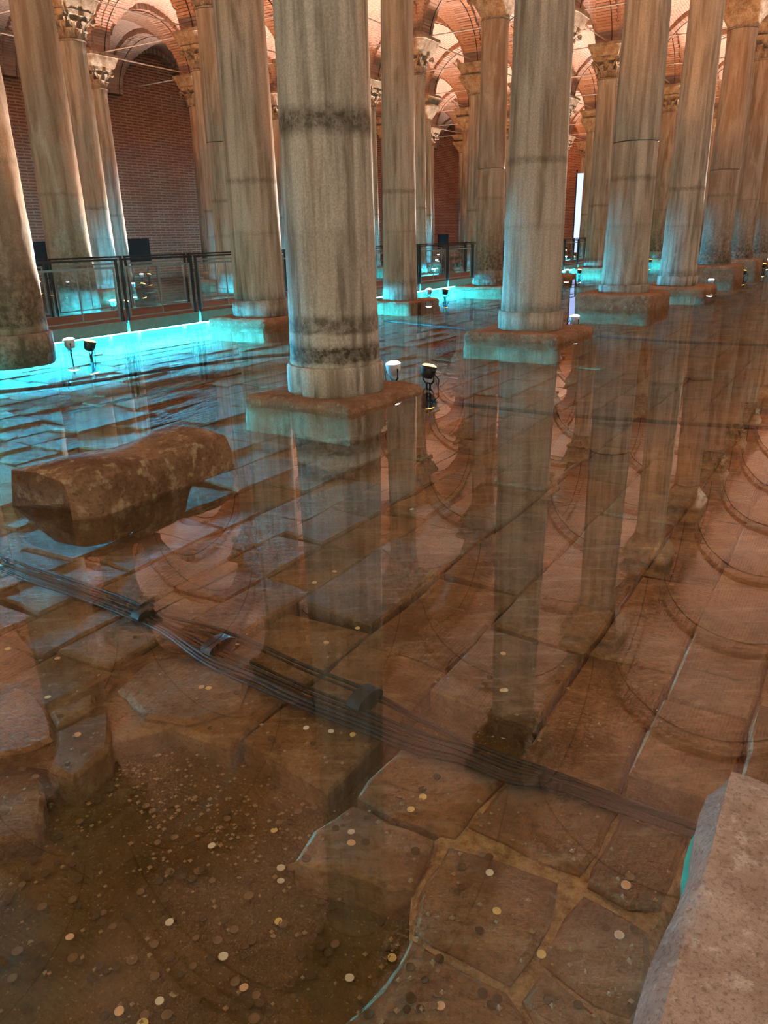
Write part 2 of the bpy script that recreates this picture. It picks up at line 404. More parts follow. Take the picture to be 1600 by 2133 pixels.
SPRING, RISE, HALF = 7.22, 1.86, 0.84
def arcz(t):            # t in -1..1 across a bay
    q = min(1.0, abs(t) / HALF); return math.sqrt(max(0.0, 1 - q * q))
def vault_mesh():
    mb = MB(); mb.uv = []; n = 36
    idx = {}; us = [math.sin(math.pi / 2 * (2 * k / n - 1)) for k in range(n + 1)]
    us = [0.35 * (2 * k / n - 1) + 0.65 * us[k] for k in range(n + 1)]
    for a in range(n + 1):
        for b in range(n + 1):
            x, y = us[a], us[b]; h = max(arcz(x), arcz(y))
            z = SPRING + 0.14 + RISE * h + 0.16 * (1 - x * x) * (1 - y * y)
            p = (x * S1 / 2, y * S2 / 2, z); z += 0.012 * fbm(p, 2.2)
            idx[a, b] = len(mb.v); mb.v.append((p[0], p[1], z))
    for a in range(n):
        for b in range(n):
            q = [(a, b), (a, b + 1), (a + 1, b + 1), (a + 1, b)]
            mb.f.append(tuple(idx[k] for k in q))
            cx, cyy = (us[a] + us[a + 1]) / 2, (us[b] + us[b + 1]) / 2
            uv = []
            for (ka, kb) in q:
                x, y = us[ka], us[kb]
                if arcz(cx) > arcz(cyy): uv.append((y * S2 / 2, math.asin(max(-1, min(1, x / HALF))) * 2.0 + (0.6 * x)))
                else: uv.append((x * S1 / 2 + 7, math.asin(max(-1, min(1, y / HALF))) * 2.0 + (0.6 * y)))
            mb.uv.append(uv)
    return mb.mesh('vault', True, 25)
ceiling = empty('ceiling', (0, 0, 0)); tag(ceiling, 'pink brick groin vaults carried on round arches', None, None, 'structure')
VM = vault_mesh(); VM.materials.append(M['vault'])
for i in range(I0, I1):
    for j in range(J0, JW):
        link('vault_bay', VM, ceiling, None, G(i + 0.5, j + 0.5), (0, 0, ANG))

def arch_mesh(span, seed):
    """round arch of single radiating bricks; runs along local x, brick ends left uneven"""
    rnd = random.Random(seed); mb = MB()
    R = span / 2 * HALF; nb = 66
    for k in range(nb):
        t0 = math.pi * (k + 0.09) / nb; t1 = math.pi * (k + 0.91) / nb
        w0 = 0.34 + rnd.uniform(-0.03, 0.035); w1 = 0.34 + rnd.uniform(-0.03, 0.035); r0 = -rnd.uniform(0.0, 0.02); r1 = 0.36
        def P(t, dr, w): return (-(R + dr) * math.cos(t), w, SPRING + (RISE + dr) * math.sin(t))
        vs = [P(t0, r0, -w0), P(t1, r0, -w0), P(t1, r0, w1), P(t0, r0, w1), P(t0, r1, -w0), P(t1, r1, -w0), P(t1, r1, w1), P(t0, r1, w1)]
        mb.add(vs, [(0, 1, 2, 3), (7, 6, 5, 4), (0, 4, 5, 1), (1, 5, 6, 2), (2, 6, 7, 3), (3, 7, 4, 0)])
    return mb.mesh('brick_arch')
def arch_core(span):
    mb = MB(); R = span / 2 * HALF; n = 40; rings = []
    for k in range(n + 1):
        t = math.pi * k / n
        P = lambda dr, w: (-(R + dr) * math.cos(t), w, SPRING + (RISE + dr) * math.sin(t))
        rings.append([P(0.02, -0.31), P(0.02, 0.31), P(0.34, 0.31), P(0.34, -0.31)])
    mb.loft(rings); return mb.mesh('arch_core')
def conduit_mesh(span):
    mb = MB(); R = span / 2 * HALF - 0.02
    mb.tube([(-R * math.cos(math.pi * k / 28), -0.16, SPRING + (RISE - 0.03) * math.sin(math.pi * k / 28)) for k in range(0, 29)], 0.014, 5); return mb.mesh('conduit')
AM1 = [arch_mesh(S1, s) for s in (1, 2)]; AM2 = [arch_mesh(S2, s) for s in (3, 4)]
AC1, AC2 = arch_core(S1), arch_core(S2); CD2 = conduit_mesh(S2); CD1 = conduit_mesh(S1)
for m_ in AM1 + AM2: m_.materials.append(M['voussoir'])
for m_ in (AC1, AC2): m_.materials.append(M['mortar'])
for m_ in (CD1, CD2): m_.materials.append(M['irondark'])
def rod_mesh(L, name):
    mb = MB(); mb.tube([(-L / 2 + 0.45, 0, 0), (0, 0, -0.015), (L / 2 - 0.45, 0, 0)], 0.021, 6); return mb.mesh(name)
RM1, RM2 = rod_mesh(S1, 'tie_rod'), rod_mesh(S2, 'tie_rod')
for m_ in (RM1, RM2): m_.materials.append(M['iron'])
for i in range(I0, I1 + 1):
    for j in range(J0, JW + 1):
        if i < I1:
            a = link('brick_arch', AM1[(i + j) % 2], ceiling, None, G(i + 0.5, j), (0, 0, ANG)); a['kind'] = 'stuff'
            link('mortar_core', AC1, a); 
            if j < JW:
                link('tie_rod', RM1, ceiling, None, G(i + 0.5, j, 7.42), (0, 0, ANG))
                link('conduit', CD1, a)
        if j < JW:
            a = link('brick_arch', AM2[(i + j) % 2], ceiling, None, G(i, j + 0.5), (0, 0, ANG + math.pi / 2)); a['kind'] = 'stuff'
            link('mortar_core', AC2, a); link('conduit', CD2, a)
            if i < I1: link('tie_rod', RM2, ceiling, None, G(i, j + 0.5, 7.38), (0, 0, ANG + math.pi / 2))

# ------------------------------------------------------------------ columns
SH_TOP, CAP_H, IMP_H = 6.28, 0.66, 0.40
def superring(r, n, z, seg=32, jit=0.0, off=0.0):
    out = []
    for a in range(seg):
        t = 2 * math.pi * a / seg; c, s = math.cos(t), math.sin(t)
        rr = r / (abs(c) ** n + abs(s) ** n) ** (1 / n)
        p = (rr * c, rr * s, z); k = 1 + jit * fbm(p, 6, off)
        out.append((p[0] * k, p[1] * k, z + jit * 0.2 * nz(p, 5, off)))
    return out
def corinthian(seed):
    mb = MB(); rnd = random.Random(seed)
    bell = [(0.335, 0.0), (0.37, 0.015), (0.375, 0.045), (0.34, 0.06), (0.335, 0.2), (0.35, 0.38), (0.40, 0.50), (0.46, 0.57)]
    mb.lathe(bell, 32)
    def br(z):
        return float(np.interp(z, [b[1] for b in bell[3:]], [b[0] for b in bell[3:]]))
    def leaf(ang, z0, hgt, wid, curl):
        rows, cols = 9, 7; front = []; back = []
        for a in range(rows):
            t = a / (rows - 1)
            zz = z0 + hgt * (t if t < 0.85 else 0.85 - (t - 0.85) * 0.55)
            out = 0.018 + curl * max(0, t - 0.25) ** 1.8
            ww = wid * (1 - 0.35 * t) * (1 + 0.22 * math.sin(t * 15)) * (0.55 if a == rows - 1 else 1)
            for b in range(cols):
                s = b / (cols - 1) * 2 - 1
                bulge = 0.022 * (1 - abs(s)) + 0.012 * math.cos(s * 9) - 0.02 * s * s
                r = br(min(zz, 0.57)) + out + bulge
                th = ang + s * ww / 2 / 0.40
                front.append((r * math.cos(th), r * math.sin(th), zz + 0.012 * nz((th, zz, seed), 9)))
                rb = r - 0.035
                back.append((rb * math.cos(th), rb * math.sin(th), zz - 0.008))
        n = rows * cols; fs = []
        for a in range(rows - 1):
            for b in range(cols - 1):
                q = a * cols + b
                fs.append((q, q + 1, q + cols + 1, q + cols)); fs.append((n + q + cols, n + q + cols + 1, n + q + 1, n + q))
        for a in range(rows - 1):
            q = a * cols; fs.append((q + cols, n + q + cols, n + q, q)); q += cols - 1; fs.append((q, n + q, n + q + cols, q + cols))
        for b in range(cols - 1):
            q = (rows - 1) * cols + b; fs.append((q, q + 1, n + q + 1, n + q))
        mb.add(front + back, fs)
    for k in range(8): leaf(2 * math.pi * k / 8, 0.06, 0.25 * rnd.uniform(0.9, 1.1), 0.27, 0.15)
    for k in range(8): leaf(2 * math.pi * (k + 0.5) / 8, 0.08, 0.43 * rnd.uniform(0.92, 1.08), 0.25, 0.20)
    for k in range(4):
        a = math.pi / 4 + k * math.pi / 2; ca, sa = math.cos(a), math.sin(a)
        for sgn in (-1, 1):
            pts = []
            for q in range(26):
                t = q / 25
                if t < 0.5: r = 0.37 + 0.24 * (t / 0.5) ** 1.4; z = 0.30 + 0.25 * (t / 0.5)
                else:
                    p = (t - 0.5) / 0.5 * 2.9 * math.pi; rad = 0.072 * (1 - 0.75 * (t - 0.5) / 0.5)
                    r = 0.61 + rad * math.sin(p); z = 0.478 + rad * math.cos(p)
                o = sgn * 0.045 * (1.6 - t)
                pts.append((r * ca - o * sa, r * sa + o * ca, z))
            mb.tube(pts, [0.030 - 0.010 * q / 25 for q in range(26)], 6)
    rings = []
    for z, s in ((0.555, 0.93), (0.58, 1.0), (0.63, 1.02), (0.66, 1.06)):
        ring = []
        for k in range(48):
            t = 2 * math.pi * k / 48; c4 = math.cos(4 * t)           # corners at 45 degrees, sides hollow
            r = s * (0.50 + 0.115 * (0.5 - 0.5 * c4) ** 1.3)
            ring.append((r * math.cos(t), r * math.sin(t), z + 0.008 * nz((t, z, seed), 3)))
        rings.append(ring)
    mb.loft(rings)
    for k in range(4):
        t = k * math.pi / 2; mb.box((0.50 * math.cos(t), 0.50 * math.sin(t), 0.60), (0.09, 0.13, 0.11), t)
    me = mb.mesh('capital', True, 50); return me
def cushion():
    mb = MB(); rings = []
    for z, r, n in ((0, 0.345, 2), (0.03, 0.375, 2), (0.06, 0.36, 2), (0.10, 0.37, 2.2), (0.22, 0.43, 2.8), (0.36, 0.51, 4), (0.48, 0.565, 7), (0.56, 0.585, 12), (0.575, 0.60, 14), (0.66, 0.605, 14)):
        rings.append(superring(r, n, z, 48, 0.012))
    mb.loft(rings); return mb.mesh('capital', True, 45)
def impost():
    mb = MB(); rings = []
    for z, r in ((0, 0.46), (0.02, 0.49), (0.20, 0.555), (0.30, 0.60), (0.31, 0.625), (0.40, 0.63)):
        rings.append(superring(r, 12, z, 48, 0.02, 3.0))
    mb.loft(rings); return mb.mesh('impost', True, 40)
CAPS = [corinthian(1), corinthian(2)]; CUSH = cushion(); IMP = impost()
for m_ in CAPS + [CUSH, IMP]: m_.materials.append(M['carved'])

def shaft_mesh(R, z0, z1, seed, seg=48, rings=None, joints=(), rough=0.004):
    mb = MB(); zs = list(np.linspace(z0 + 0.015, z1 - 0.015, int((z1 - z0) / 0.16) + 2))
    for jz in joints: zs += [jz - 0.03, jz - 0.012, jz, jz + 0.012, jz + 0.03]
    zs = sorted(z for z in zs if z0 < z < z1)
    def rad(z):
        t = max(0, min(1, z / SH_TOP)); return R * float(np.interp(t, [0, 0.05, 0.12, 0.35, 0.7, 0.97, 0.985, 1], [1.0, 0.955, 0.925, 0.89, 0.84, 0.80, 0.845, 0.85]))
    prof = [(rad(z0) * 0.985, z0)]
    for z in zs:
        r = rad(z)
        for jz in joints:
            if abs(z - jz) < 0.005: r -= 0.022
        prof.append((r, z))
    prof.append((rad(z1) * 0.985, z1))
    def fn(r, z, t): return r + rough * fbm((math.cos(t) * 2, math.sin(t) * 2, z * 2.5), 1.6, seed) + rough * 0.7 * fbm((math.cos(t) * 9, math.sin(t) * 9, z * 0.8), 1.0, seed + 5)
    mb.lathe(prof, seg, fn=fn); return mb.mesh('shaft', True, 40)
def base_mesh(R, z0, z1, seed):
    mb = MB(); h = z1 - z0
    prof = [(R * 1.0, z0), (R * 1.03, z0 + 0.02), (R * 1.04, z0 + h * 0.5), (R * 1.035, z1 - 0.02), (R * 1.0, z1)]
    def fn(r, z, t):
        chip = max(0.0, fbm((math.cos(t) * 3, math.sin(t) * 3, z * 4), 1.5, seed) - 0.25) * 0.09 * (1.0 if z < z0 + 0.03 else 0.35)
        return r - chip + 0.004 * fbm((math.cos(t) * 4, math.sin(t) * 4, z * 6), 1.5, seed)
    mb.lathe(prof, 48, fn=fn); return mb.mesh('base', True, 50)
def slab_box(lx, ly, z0, z1, seed, amp=0.02, n=20, bev=0.03):
    """worn rectangular stone: subdivided box with rounded, uneven arrises"""
    mb = MB(); m = max(3, int((z1 - z0) / 0.06)); vid = {}
    def P(x, y, z):
        fx, fy, fz = x * lx / 2, y * ly / 2, z0 + (z1 - z0) * z
        ex, ey, ez = abs(x) > 0.999, abs(y) > 0.999, z > 0.999 or z < 0.001
        if ex + ey + ez >= 2:
            k = bev * (1 if ex + ey + ez == 2 else 1.5) * (0.7 + 0.9 * abs(fbm((fx, fy, fz), 4, seed)))
            if ex: fx -= math.copysign(k, x)
            if ey: fy -= math.copysign(k, y)
            if ez: fz += k * 0.6 * (1 if z < 0.001 else -1)
        a = amp * fbm((fx, fy, fz), 3.5, seed); b = amp * fbm((fy, fz, fx), 3.5, seed + 9); c = amp * fbm((fz, fx, fy), 3.5, seed + 4)
        return (fx + (a if ex else 0.3 * a), fy + (b if ey else 0.3 * b), fz + 0.5 * c)
    def vert(x, y, z):
        k = (round(x, 4), round(y, 4), round(z, 4))
        if k not in vid: vid[k] = len(mb.v); mb.v.append(P(x, y, z))
        return vid[k]
    g = [2 * k / n - 1 for k in range(n + 1)]; h = [k / m for k in range(m + 1)]
    for a in range(n):
        for b in range(n):
            for z, fl in ((1.0, 0), (0.0, 1)):
                q = [vert(g[a], g[b], z), vert(g[a + 1], g[b], z), vert(g[a + 1], g[b + 1], z), vert(g[a], g[b + 1], z)]
                mb.f.append(tuple(q[::-1] if fl else q))
        for b in range(m):
            for s in (-1, 1):
                q = [vert(g[a], s, h[b]), vert(g[a + 1], s, h[b]), vert(g[a + 1], s, h[b + 1]), vert(g[a], s, h[b + 1])]
                mb.f.append(tuple(q if s < 0 else q[::-1]))
                q = [vert(s, g[a], h[b]), vert(s, g[a + 1], h[b]), vert(s, g[a + 1], h[b + 1]), vert(s, g[a], h[b + 1])]
                mb.f.append(tuple(q[::-1] if s < 0 else q))
    return mb.mesh('worn_stone', True, 45)

# columns that the photograph shows closely: radius, plinth top, plinth size, base height, joints / drum break, capital, material, label
SPEC = {
 (0, 0): dict(R=.425, zt=.055, pl=1.24, bh=.25, cap='c', mat='marble_big', joints=(), label='thick streaked grey column with two dark rings near its foot, on a flat rust slab'),
 (0, 1): dict(R=.50, zt=-.04, pl=0, bh=.38, cap='c', mat='marble_dark', rough=.010, label='dark brown stained column with glaring white edge, cut by the picture side'),
 (1, 0): dict(R=.435, zt=.10, pl=1.42, bh=.25, cap='c', mat='marble', label='grey marble column on a broad thin rust slab with broken edge'),
 (1, 1): dict(R=.465, zt=.115, pl=1.30, bh=.27, cap='c', mat='marble', label='stout pale green grey column on a low slab in front of the railing'),
 (2, 0): dict(R=.445, zt=.28, pl=1.45, bh=.14, cap='p', mat='marble', brk=2.85, label='column of two drums with oval veining on a thick square rust plinth'),
 (2, 1): dict(R=.40, zt=.02, pl=1.35, bh=.0, cap='c', mat='marble', label='slim pale column with dark foot between railing and thick streaked column'),
 (3, 0): dict(R=.445, zt=.11, pl=1.6, bh=.22, cap='p', mat='marble', label='pinkish streaked column on low slab behind the thick square plinth'),
 (3, 1): dict(R=.40, zt=.04, pl=1.5, bh=.18, cap='p', mat='marble_dark', brk=2.95, label='dark column with plain cushion capital and black joint line halfway up'),
 (1, 2): dict(R=.46, zt=.0, pl=0, bh=.0, cap='c', mat='marble_dark', label='wide grey column with black drip stains behind the walkway railing'),
 (2, 2): dict(R=.42, zt=.1, pl=0, bh=.1, cap='c', mat='marble', brk=3.55, label='two-drum column half hidden behind the stout pale green grey column'),
 (2, 3): dict(R=.40, zt=.1, pl=1.2, bh=.12, cap='c', mat='marble', label='slender rust streaked column with leafy capital behind the drip stained column'),
 (3, 4): dict(R=.37, zt=.1, pl=0, bh=.12, cap='c', mat='marble', label='thin column with leafy capital standing beside the black loudspeaker'),
 (4, 0): dict(R=.44, zt=.40, pl=1.5, bh=.28, cap='p', mat='marble_dark', brk=2.9, label='brown column with plain pale capital on a pedestal of stone blocks'),
 (5, 0): dict(R=.42, zt=.40, pl=1.4, bh=.25, cap='c', mat='marble_dark', label='brown column with narrow carved capital behind the block pedestal'),
 (4, 2): dict(R=.38, zt=.1, pl=1.2, bh=.15, cap='c', mat='marble', label='greenish column with white lit leafy capital above the far railing'),
 (5, 2): dict(R=.39, zt=.1, pl=1.2, bh=.15, cap='p', mat='marble', label='pale column with cushion capital far behind the dark jointed column'),
 (5, 1): dict(R=.40, zt=.12, pl=1.3, bh=.15, cap='c', mat='marble', label='yellowish column with carved leafy capital left of the two-drum column'),
 (4, 1): dict(R=.38, zt=.10, pl=1.4, bh=.15, cap='c', mat='marble_dark', label='brown column mostly hidden behind the broad thin rust slab column'),
}
STD_SHAFT = {}
def std_shaft(mat):
    if mat not in STD_SHAFT:
        me = shaft_mesh(.40, .1, SH_TOP, 17, 32); me.materials.append(M[mat]); STD_SHAFT[mat] = me
    return STD_SHAFT[mat]
STD_PL = slab_box(1.25, 1.25, -0.4, .10, 5); STD_PL.materials.append(M['plinth'])
COLUMNS = {}
def column(i, j):
    sp = SPEC.get((i, j)); root = empty('marble_column', G(i, j), ANG)
    if sp:
        R, zt = sp['R'], sp['zt']; seed = i * 7 + j * 13 + 1
        if sp['pl']:
            p = link('plinth', slab_box(sp['pl'], sp['pl'], -0.40, zt, seed, 0.035 if zt < .2 else .02), root, M['plinth'])
        zb = zt + sp['bh']
        if sp['bh'] > 0: link('base', base_mesh(R, zt - 0.012, zb, seed), root, M[sp['mat']])
        z0 = zb if sp['bh'] > 0 else (zt - 0.01 if sp['pl'] else -0.39)
        segs = [(z0, SH_TOP)] if 'brk' not in sp else [(z0, sp['brk']), (sp['brk'] + 0.012, SH_TOP)]
        for k, (a, b) in enumerate(segs):
            link('shaft' if len(segs) == 1 else 'drum', shaft_mesh(R * (1.0 if k == 0 else 1.03), a, b, seed + k, 56, rough=sp.get('rough', .0045), joints=()), root, M[sp['mat']])
        tag(root, sp['label'], 'column', 'marble columns of the cistern')
        cap = CUSH if sp['cap'] == 'p' else CAPS[(i + j) % 2]
        k = R * 0.85 / 0.36
    else:
        link('plinth', STD_PL, root); link('shaft', std_shaft(random.choice(['marble', 'marble', 'marble_dark'])), root)
        lab = 'grey marble column receding in the far colonnade' if i > 2 else 'grey marble column of the near rows beside the foreground water'
        tag(root, lab, 'column', 'marble columns receding into the hall' if i > 2 else 'near marble columns')
        cap = random.choice([CAPS[0], CAPS[1], CAPS[0], CUSH]); k = 0.95
    c = link('capital', cap, root, None, (0, 0, SH_TOP)); c.scale = (k, k, 1)
    link('impost', IMP, root, None, (0, 0, SH_TOP + CAP_H))
    COLUMNS[i, j] = root
for i in range(-1, I1):
    for j in range(-1, 5):
        if i == -1 and j < 3: continue
        column(i, j)

# ------------------------------------------------------------------ floodlights at the column feet
def lamp_meshes():
    d = {}
    mb = MB(); mb.tube([(0, -0.028, -0.42), (0, -0.028, 0.0)], 0.012, 6); mb.tube([(0, 0.028, -0.42), (0, 0.028, 0.0)], 0.012, 6); mb.box((0, 0, -0.41), (0.12, 0.14, 0.015)); d['post'] = mb.mesh('post')
    mb = MB(); mb.tube([(0.0, -0.083, 0.12), (0, -0.086, 0.03), (0, -0.05, 0.0), (0, 0.05, 0.0), (0, 0.086, 0.03), (0, 0.083, 0.12)], 0.009, 6); d['yoke'] = mb.mesh('yoke', True)
    mb = MB(); mb.lathe([(0.02, -0.09), (0.055, -0.085), (0.075, -0.06), (0.088, -0.02), (0.090, 0.03), (0.098, 0.035), (0.098, 0.06), (0.088, 0.06), (0.085, 0.045)], 24, True, False); d['head'] = mb.mesh('head', True, 40)
    mb = MB(); mb.lathe([(0.086, 0.045), (0.084, 0.066), (0.06, 0.080), (0.02, 0.086)], 24, True, True); d['lens'] = mb.mesh('lens', True)
    mb = MB(); mb.tube([(0.0, -0.09, 0.10), (0.02, -0.14, 0.05), (0.01, -0.13, -0.10), (0, -0.05, -0.2), (0, -0.03, -0.38)], 0.006, 5); d['cable'] = mb.mesh('cable', True); d['cable'].materials.append(M['cable'])
    d['post'].materials.append(M['darksteel']); d['yoke'].materials.append(M['darksteel'])
    return d
LM = lamp_meshes()
HEADS = {}
for nm, hm, lm in (('white', 'greyhead', 'lens_white'), ('orange', 'blackhead', 'lens_orange')):
    h_ = LM['head'].copy(); h_.materials.append(M[hm]); l_ = LM['lens'].copy(); l_.materials.append(M[lm]); HEADS[nm] = (h_, l_)
SPOT = {}
def spot(kind):
    if kind not in SPOT:
        s = bpy.data.lights.new(kind + ' floodlight beam', 'SPOT')
        s.color = (1.0, 0.93, 0.88) if kind == 'white' else (1.0, 0.36, 0.09)
        s.energy = WHITE_W if kind == 'white' else ORANGE_W
        s.spot_size = math.radians(58 if kind == 'white' else 74); s.spot_blend = 1.0; s.shadow_soft_size = 0.07
        SPOT[kind] = s
    return SPOT[kind]
def floodlight(kind, loc, aim, label, group):
    root = empty('floodlight', loc, 0); tag(root, label, 'floodlight', group)
    d = Vector(aim).normalized(); yaw = math.atan2(d.y, d.x) if abs(d.x) + abs(d.y) > 1e-4 else 0.0
    root.rotation_euler = (0, 0, yaw); tilt = math.acos(max(-1, min(1, d.z)))
    link('post', LM['post'], root); link('yoke', LM['yoke'], root); link('cable', LM['cable'], root)
    h = link('head', HEADS[kind][0], root, None, (0, 0, 0.115), (0, tilt, 0)); h.scale = (0.8, 0.8, 0.8)
    link('lens', HEADS[kind][1], h)
    s = bpy.data.objects.new(kind + '_beam', spot(kind)); COL.objects.link(s); s.parent = h
    s.location = (0, 0, 0.10); s.rotation_euler = (math.pi, 0, 0)
    return root
NEARNAME = {(0, 0): 'the thick streaked column', (0, 1): 'the dark brown stained column', (1, 0): 'the broad thin rust slab', (2, 0): 'the thick square plinth', (2, 1): 'the slim pale column with dark foot', (1, 1): 'the stout pale green grey column', (3, 0): 'the pinkish streaked column', (3, 1): 'the dark jointed column', (1, 2): 'the drip stained column', (2, 3): 'the slender rust streaked column', (3, 4): 'the black loudspeaker', (2, 2): 'the half hidden two-drum column'}
UZ = Vector((U[0], U[1], 0)); VZ = Vector((V[0], V[1], 0))
for (i, j), root in COLUMNS.items():
    c = G(i, j)
    zb = 0.03
    ow, oo = {(0, 0): ((.67, -.17), (.66, -.56)), (0, 1): ((.66, -.27), (.62, -.72)), (1, 0): ((.9, -.35), (1.1, .10)), (2, 0): ((.9, -.05), (1.1, .10)), (3, 0): ((.9, -.62), (1.1, .10))}.get((i, j), ((.66, -.30), (.64, -.72)))
    pl = SPEC.get((i, j), {}).get('pl', 1.25)
    for kind, (ou, ov), aim in (('white', ow, -UZ * 0.06 + VZ * 0.035 + Vector((0, 0, 1))), ('orange', oo, UZ * 0.22 - VZ * 0.10 + Vector((0, 0, 1)))):
        if pl: ou = max(ou, pl / 2 + 0.12)
        off = UZ * ou + VZ * ov
        nm = NEARNAME.get((i, j))
        lab = f'{"grey white-beam" if kind == "white" else "small black orange-beam"} floodlight on a post beside {nm}' if nm else f'{kind} floodlight on a post in the far colonnade' if i > 2 else f'{kind} floodlight on a post beside the near columns'
        floodlight(kind, c + off + Vector((0, 0, zb)), aim, lab, kind + ' floodlights at the column feet')

# ------------------------------------------------------------------ walkway with railing and cyan led strip
WJ, WZ, WW = 1.24, 0.15, 1.9
def walkway(a, b, dirv, side, nseg, name_label, led_sides, rails, led='led'):
    """segments of deck from a towards dirv; side = unit vector across"""
    out = []
    L = (b - a).length / nseg; rz = math.atan2(dirv.y, dirv.x); sgn = 1.0 if Vector((-dirv.y, dirv.x, 0)).dot(side) > 0 else -1.0
    def bx(c, s, name, mat, par):
        mb = MB(); mb.box((0, 0, 0), s); return link(name, mb.mesh(name), par, mat, c)
    root = empty('walkway', a, rz); tag(root, name_label, 'walkway')
    for k in range(nseg):
        x = L * (k + 0.5)
        nb = 4
        for q in range(nb):
            bx((x - L / 2 + L * (q + 0.5) / nb, sgn * WW / 2, WZ - 0.02), (L / nb - 0.012, WW - 0.1, 0.04), 'deck_board', M['deck'], root)
        for s, y in ((0, 0.015), (1, WW - 0.015)):
            bm = bx((x, sgn * y, (WZ - 0.03) / 2), (L - 0.05, 0.03, WZ + 0.03), 'edge_beam', M['steel'], root)
        for y in (0.12, WW - 0.12):
            for dx in (-0.32, 0.32): bx((x + dx * L, sgn * y, (WZ - 0.10 - 0.4) / 2), (0.05, 0.05, WZ - 0.10 + 0.4), 'support_leg', M['steel'], root)
        for s in led_sides(k):
            y = 0.045 if s == 0 else WW - 0.045
            bx((x, sgn * y, -0.034), (L - 0.02, 0.003, 0.024), 'led_strip', M[led], root)
    if rails:
        for k in range(nseg):
            for s, y in ((0, 0.04), (1, WW - 0.04)):
                r = empty('railing_panel', a + dirv * (L * k + L / 2) + side * y, rz)
                ii = ij_of(r.location)[0]; lab = next(t for lim, t in RAILNAME if ii < lim)
                tag(r, 'steel and glass railing panel on walkway ' + ('front' if s == 0 else 'back') + ' edge ' + lab, 'railing', 'walkway railing panels ' + lab)
                mb = MB(); mb.box((0, 0, WZ + 0.95), (L - 0.06, 0.04, 0.03)); link('handrail', mb.mesh('handrail'), r, M['darksteel'])
                mb = MB(); hl = L / 2 - 0.10
                mb.box((0, 0, WZ + 0.83), (2 * hl, 0.02, 0.03)); mb.box((0, 0, WZ + 0.06), (2 * hl, 0.02, 0.02)); 
                for sx in (-1, 1): mb.box((sx * (hl - 0.015), 0, WZ + 0.445), (0.022, 0.022, 0.77))
                link('frame', mb.mesh('frame'), r, M['steel'])
                mb = MB(); mb.box((0, 0, WZ + 0.445), (2 * hl - 0.06, 0.006, 0.74)); link('glass_pane', mb.mesh('glass_pane'), r, M['glass'])
                mb = MB(); mb.box((0, 0, WZ + 0.44), (0.016, 0.016, 0.77)); link('baluster', mb.mesh('baluster'), r, M['steel'])
                for sx in (-1, 1):
                    mb = MB(); mb.box((sx * (L / 2 - 0.055), 0, WZ + 0.47), (0.028, 0.04, 0.935)); link('post', mb.mesh('post'), r, M['darksteel'])
    return root
NSEG = 27
RAILNAME = [(0.25, 'behind the dark brown stained column'), (0.62, 'right of the dark brown stained column'), (0.98, 'left of the stout pale column'), (1.5, 'behind the stout pale column'), (2.05, 'behind the thick streaked column'), (2.5, 'beside the slim pale column'), (3.2, 'near the dark jointed column'), (99, 'far down the hall')]
walkway(G(-1.1, WJ), G(-1.1 + 9.18, WJ), UZ, VZ, NSEG, 'low dark boarded walkway on steel beams with cyan light under its edge', lambda k: (0, 1), True)
# unseen walkway branch left of the frame, added to carry the teal led light
walkway(G(-0.70, 1.20), G(-0.70, 0.20), -VZ, -UZ, 3, 'short unseen walkway branch added for its teal light, joining the long one', lambda k: (0,), False, 'led_added')

# ------------------------------------------------------------------ loudspeakers, far screen
def loudspeaker(x, y0, y1, wpx, dist, label):
    top = pix_dist(x, y0, dist); bot = pix_dist(x, y1, dist); hh = top.z - bot.z; ww = wpx / FPX * dist
    root = empty('loudspeaker', (bot.x, bot.y, 0), math.atan2(-bot.y, -bot.x) + 0.15); tag(root, label, 'loudspeaker', 'black loudspeakers by the brick wall')
    mb = MB(); mb.box((0, 0, (top.z + bot.z) / 2), (0.55, ww, hh)); link('cabinet', mb.mesh('cabinet'), root, M['speaker'])
    mb = MB(); mb.box((0.285, 0, (top.z + bot.z) / 2), (0.02, ww * 0.94, hh * 0.95)); link('grille', mb.mesh('grille'), root, M['speaker'])
    for s in (-1, 1):
        mb = MB(); mb.tube([(0, s * ww * 0.35, bot.z + 0.02), (0, s * ww * 0.35, -0.38)], 0.035, 8); link('leg', mb.mesh('leg'), root, M['darksteel'])
loudspeaker(291, 497, 553, 41, 33.5, 'large black loudspeaker on legs in front of the brick wall')
loudspeaker(84, 503, 566, 40, 31.0, 'black loudspeaker beside the drip stained column')
loudspeaker(923, 488, 522, 18, 45.0, 'small far black loudspeaker beyond the railing')
sp = empty('light_screen', pix_dist(1199, 545, 50) * 1.0, 0); sp.location.z = 0; tag(sp, 'tall glowing blue white screen at the far end of the hall', 'screen')
sp.rotation_euler = (0, 0, math.atan2(-sp.location.y, -sp.location.x))
mb = MB(); mb.box((0, 0, 2.4), (0.06, 0.4, 4.4)); link('panel', mb.mesh('panel'), sp, M['screen'])
mb = MB(); mb.box((0, 0.24, 2.2), (0.10, 0.08, 5.2)); mb.box((0, -0.24, 2.2), (0.10, 0.08, 5.2)); link('frame', mb.mesh('frame'), sp, M['darksteel'])

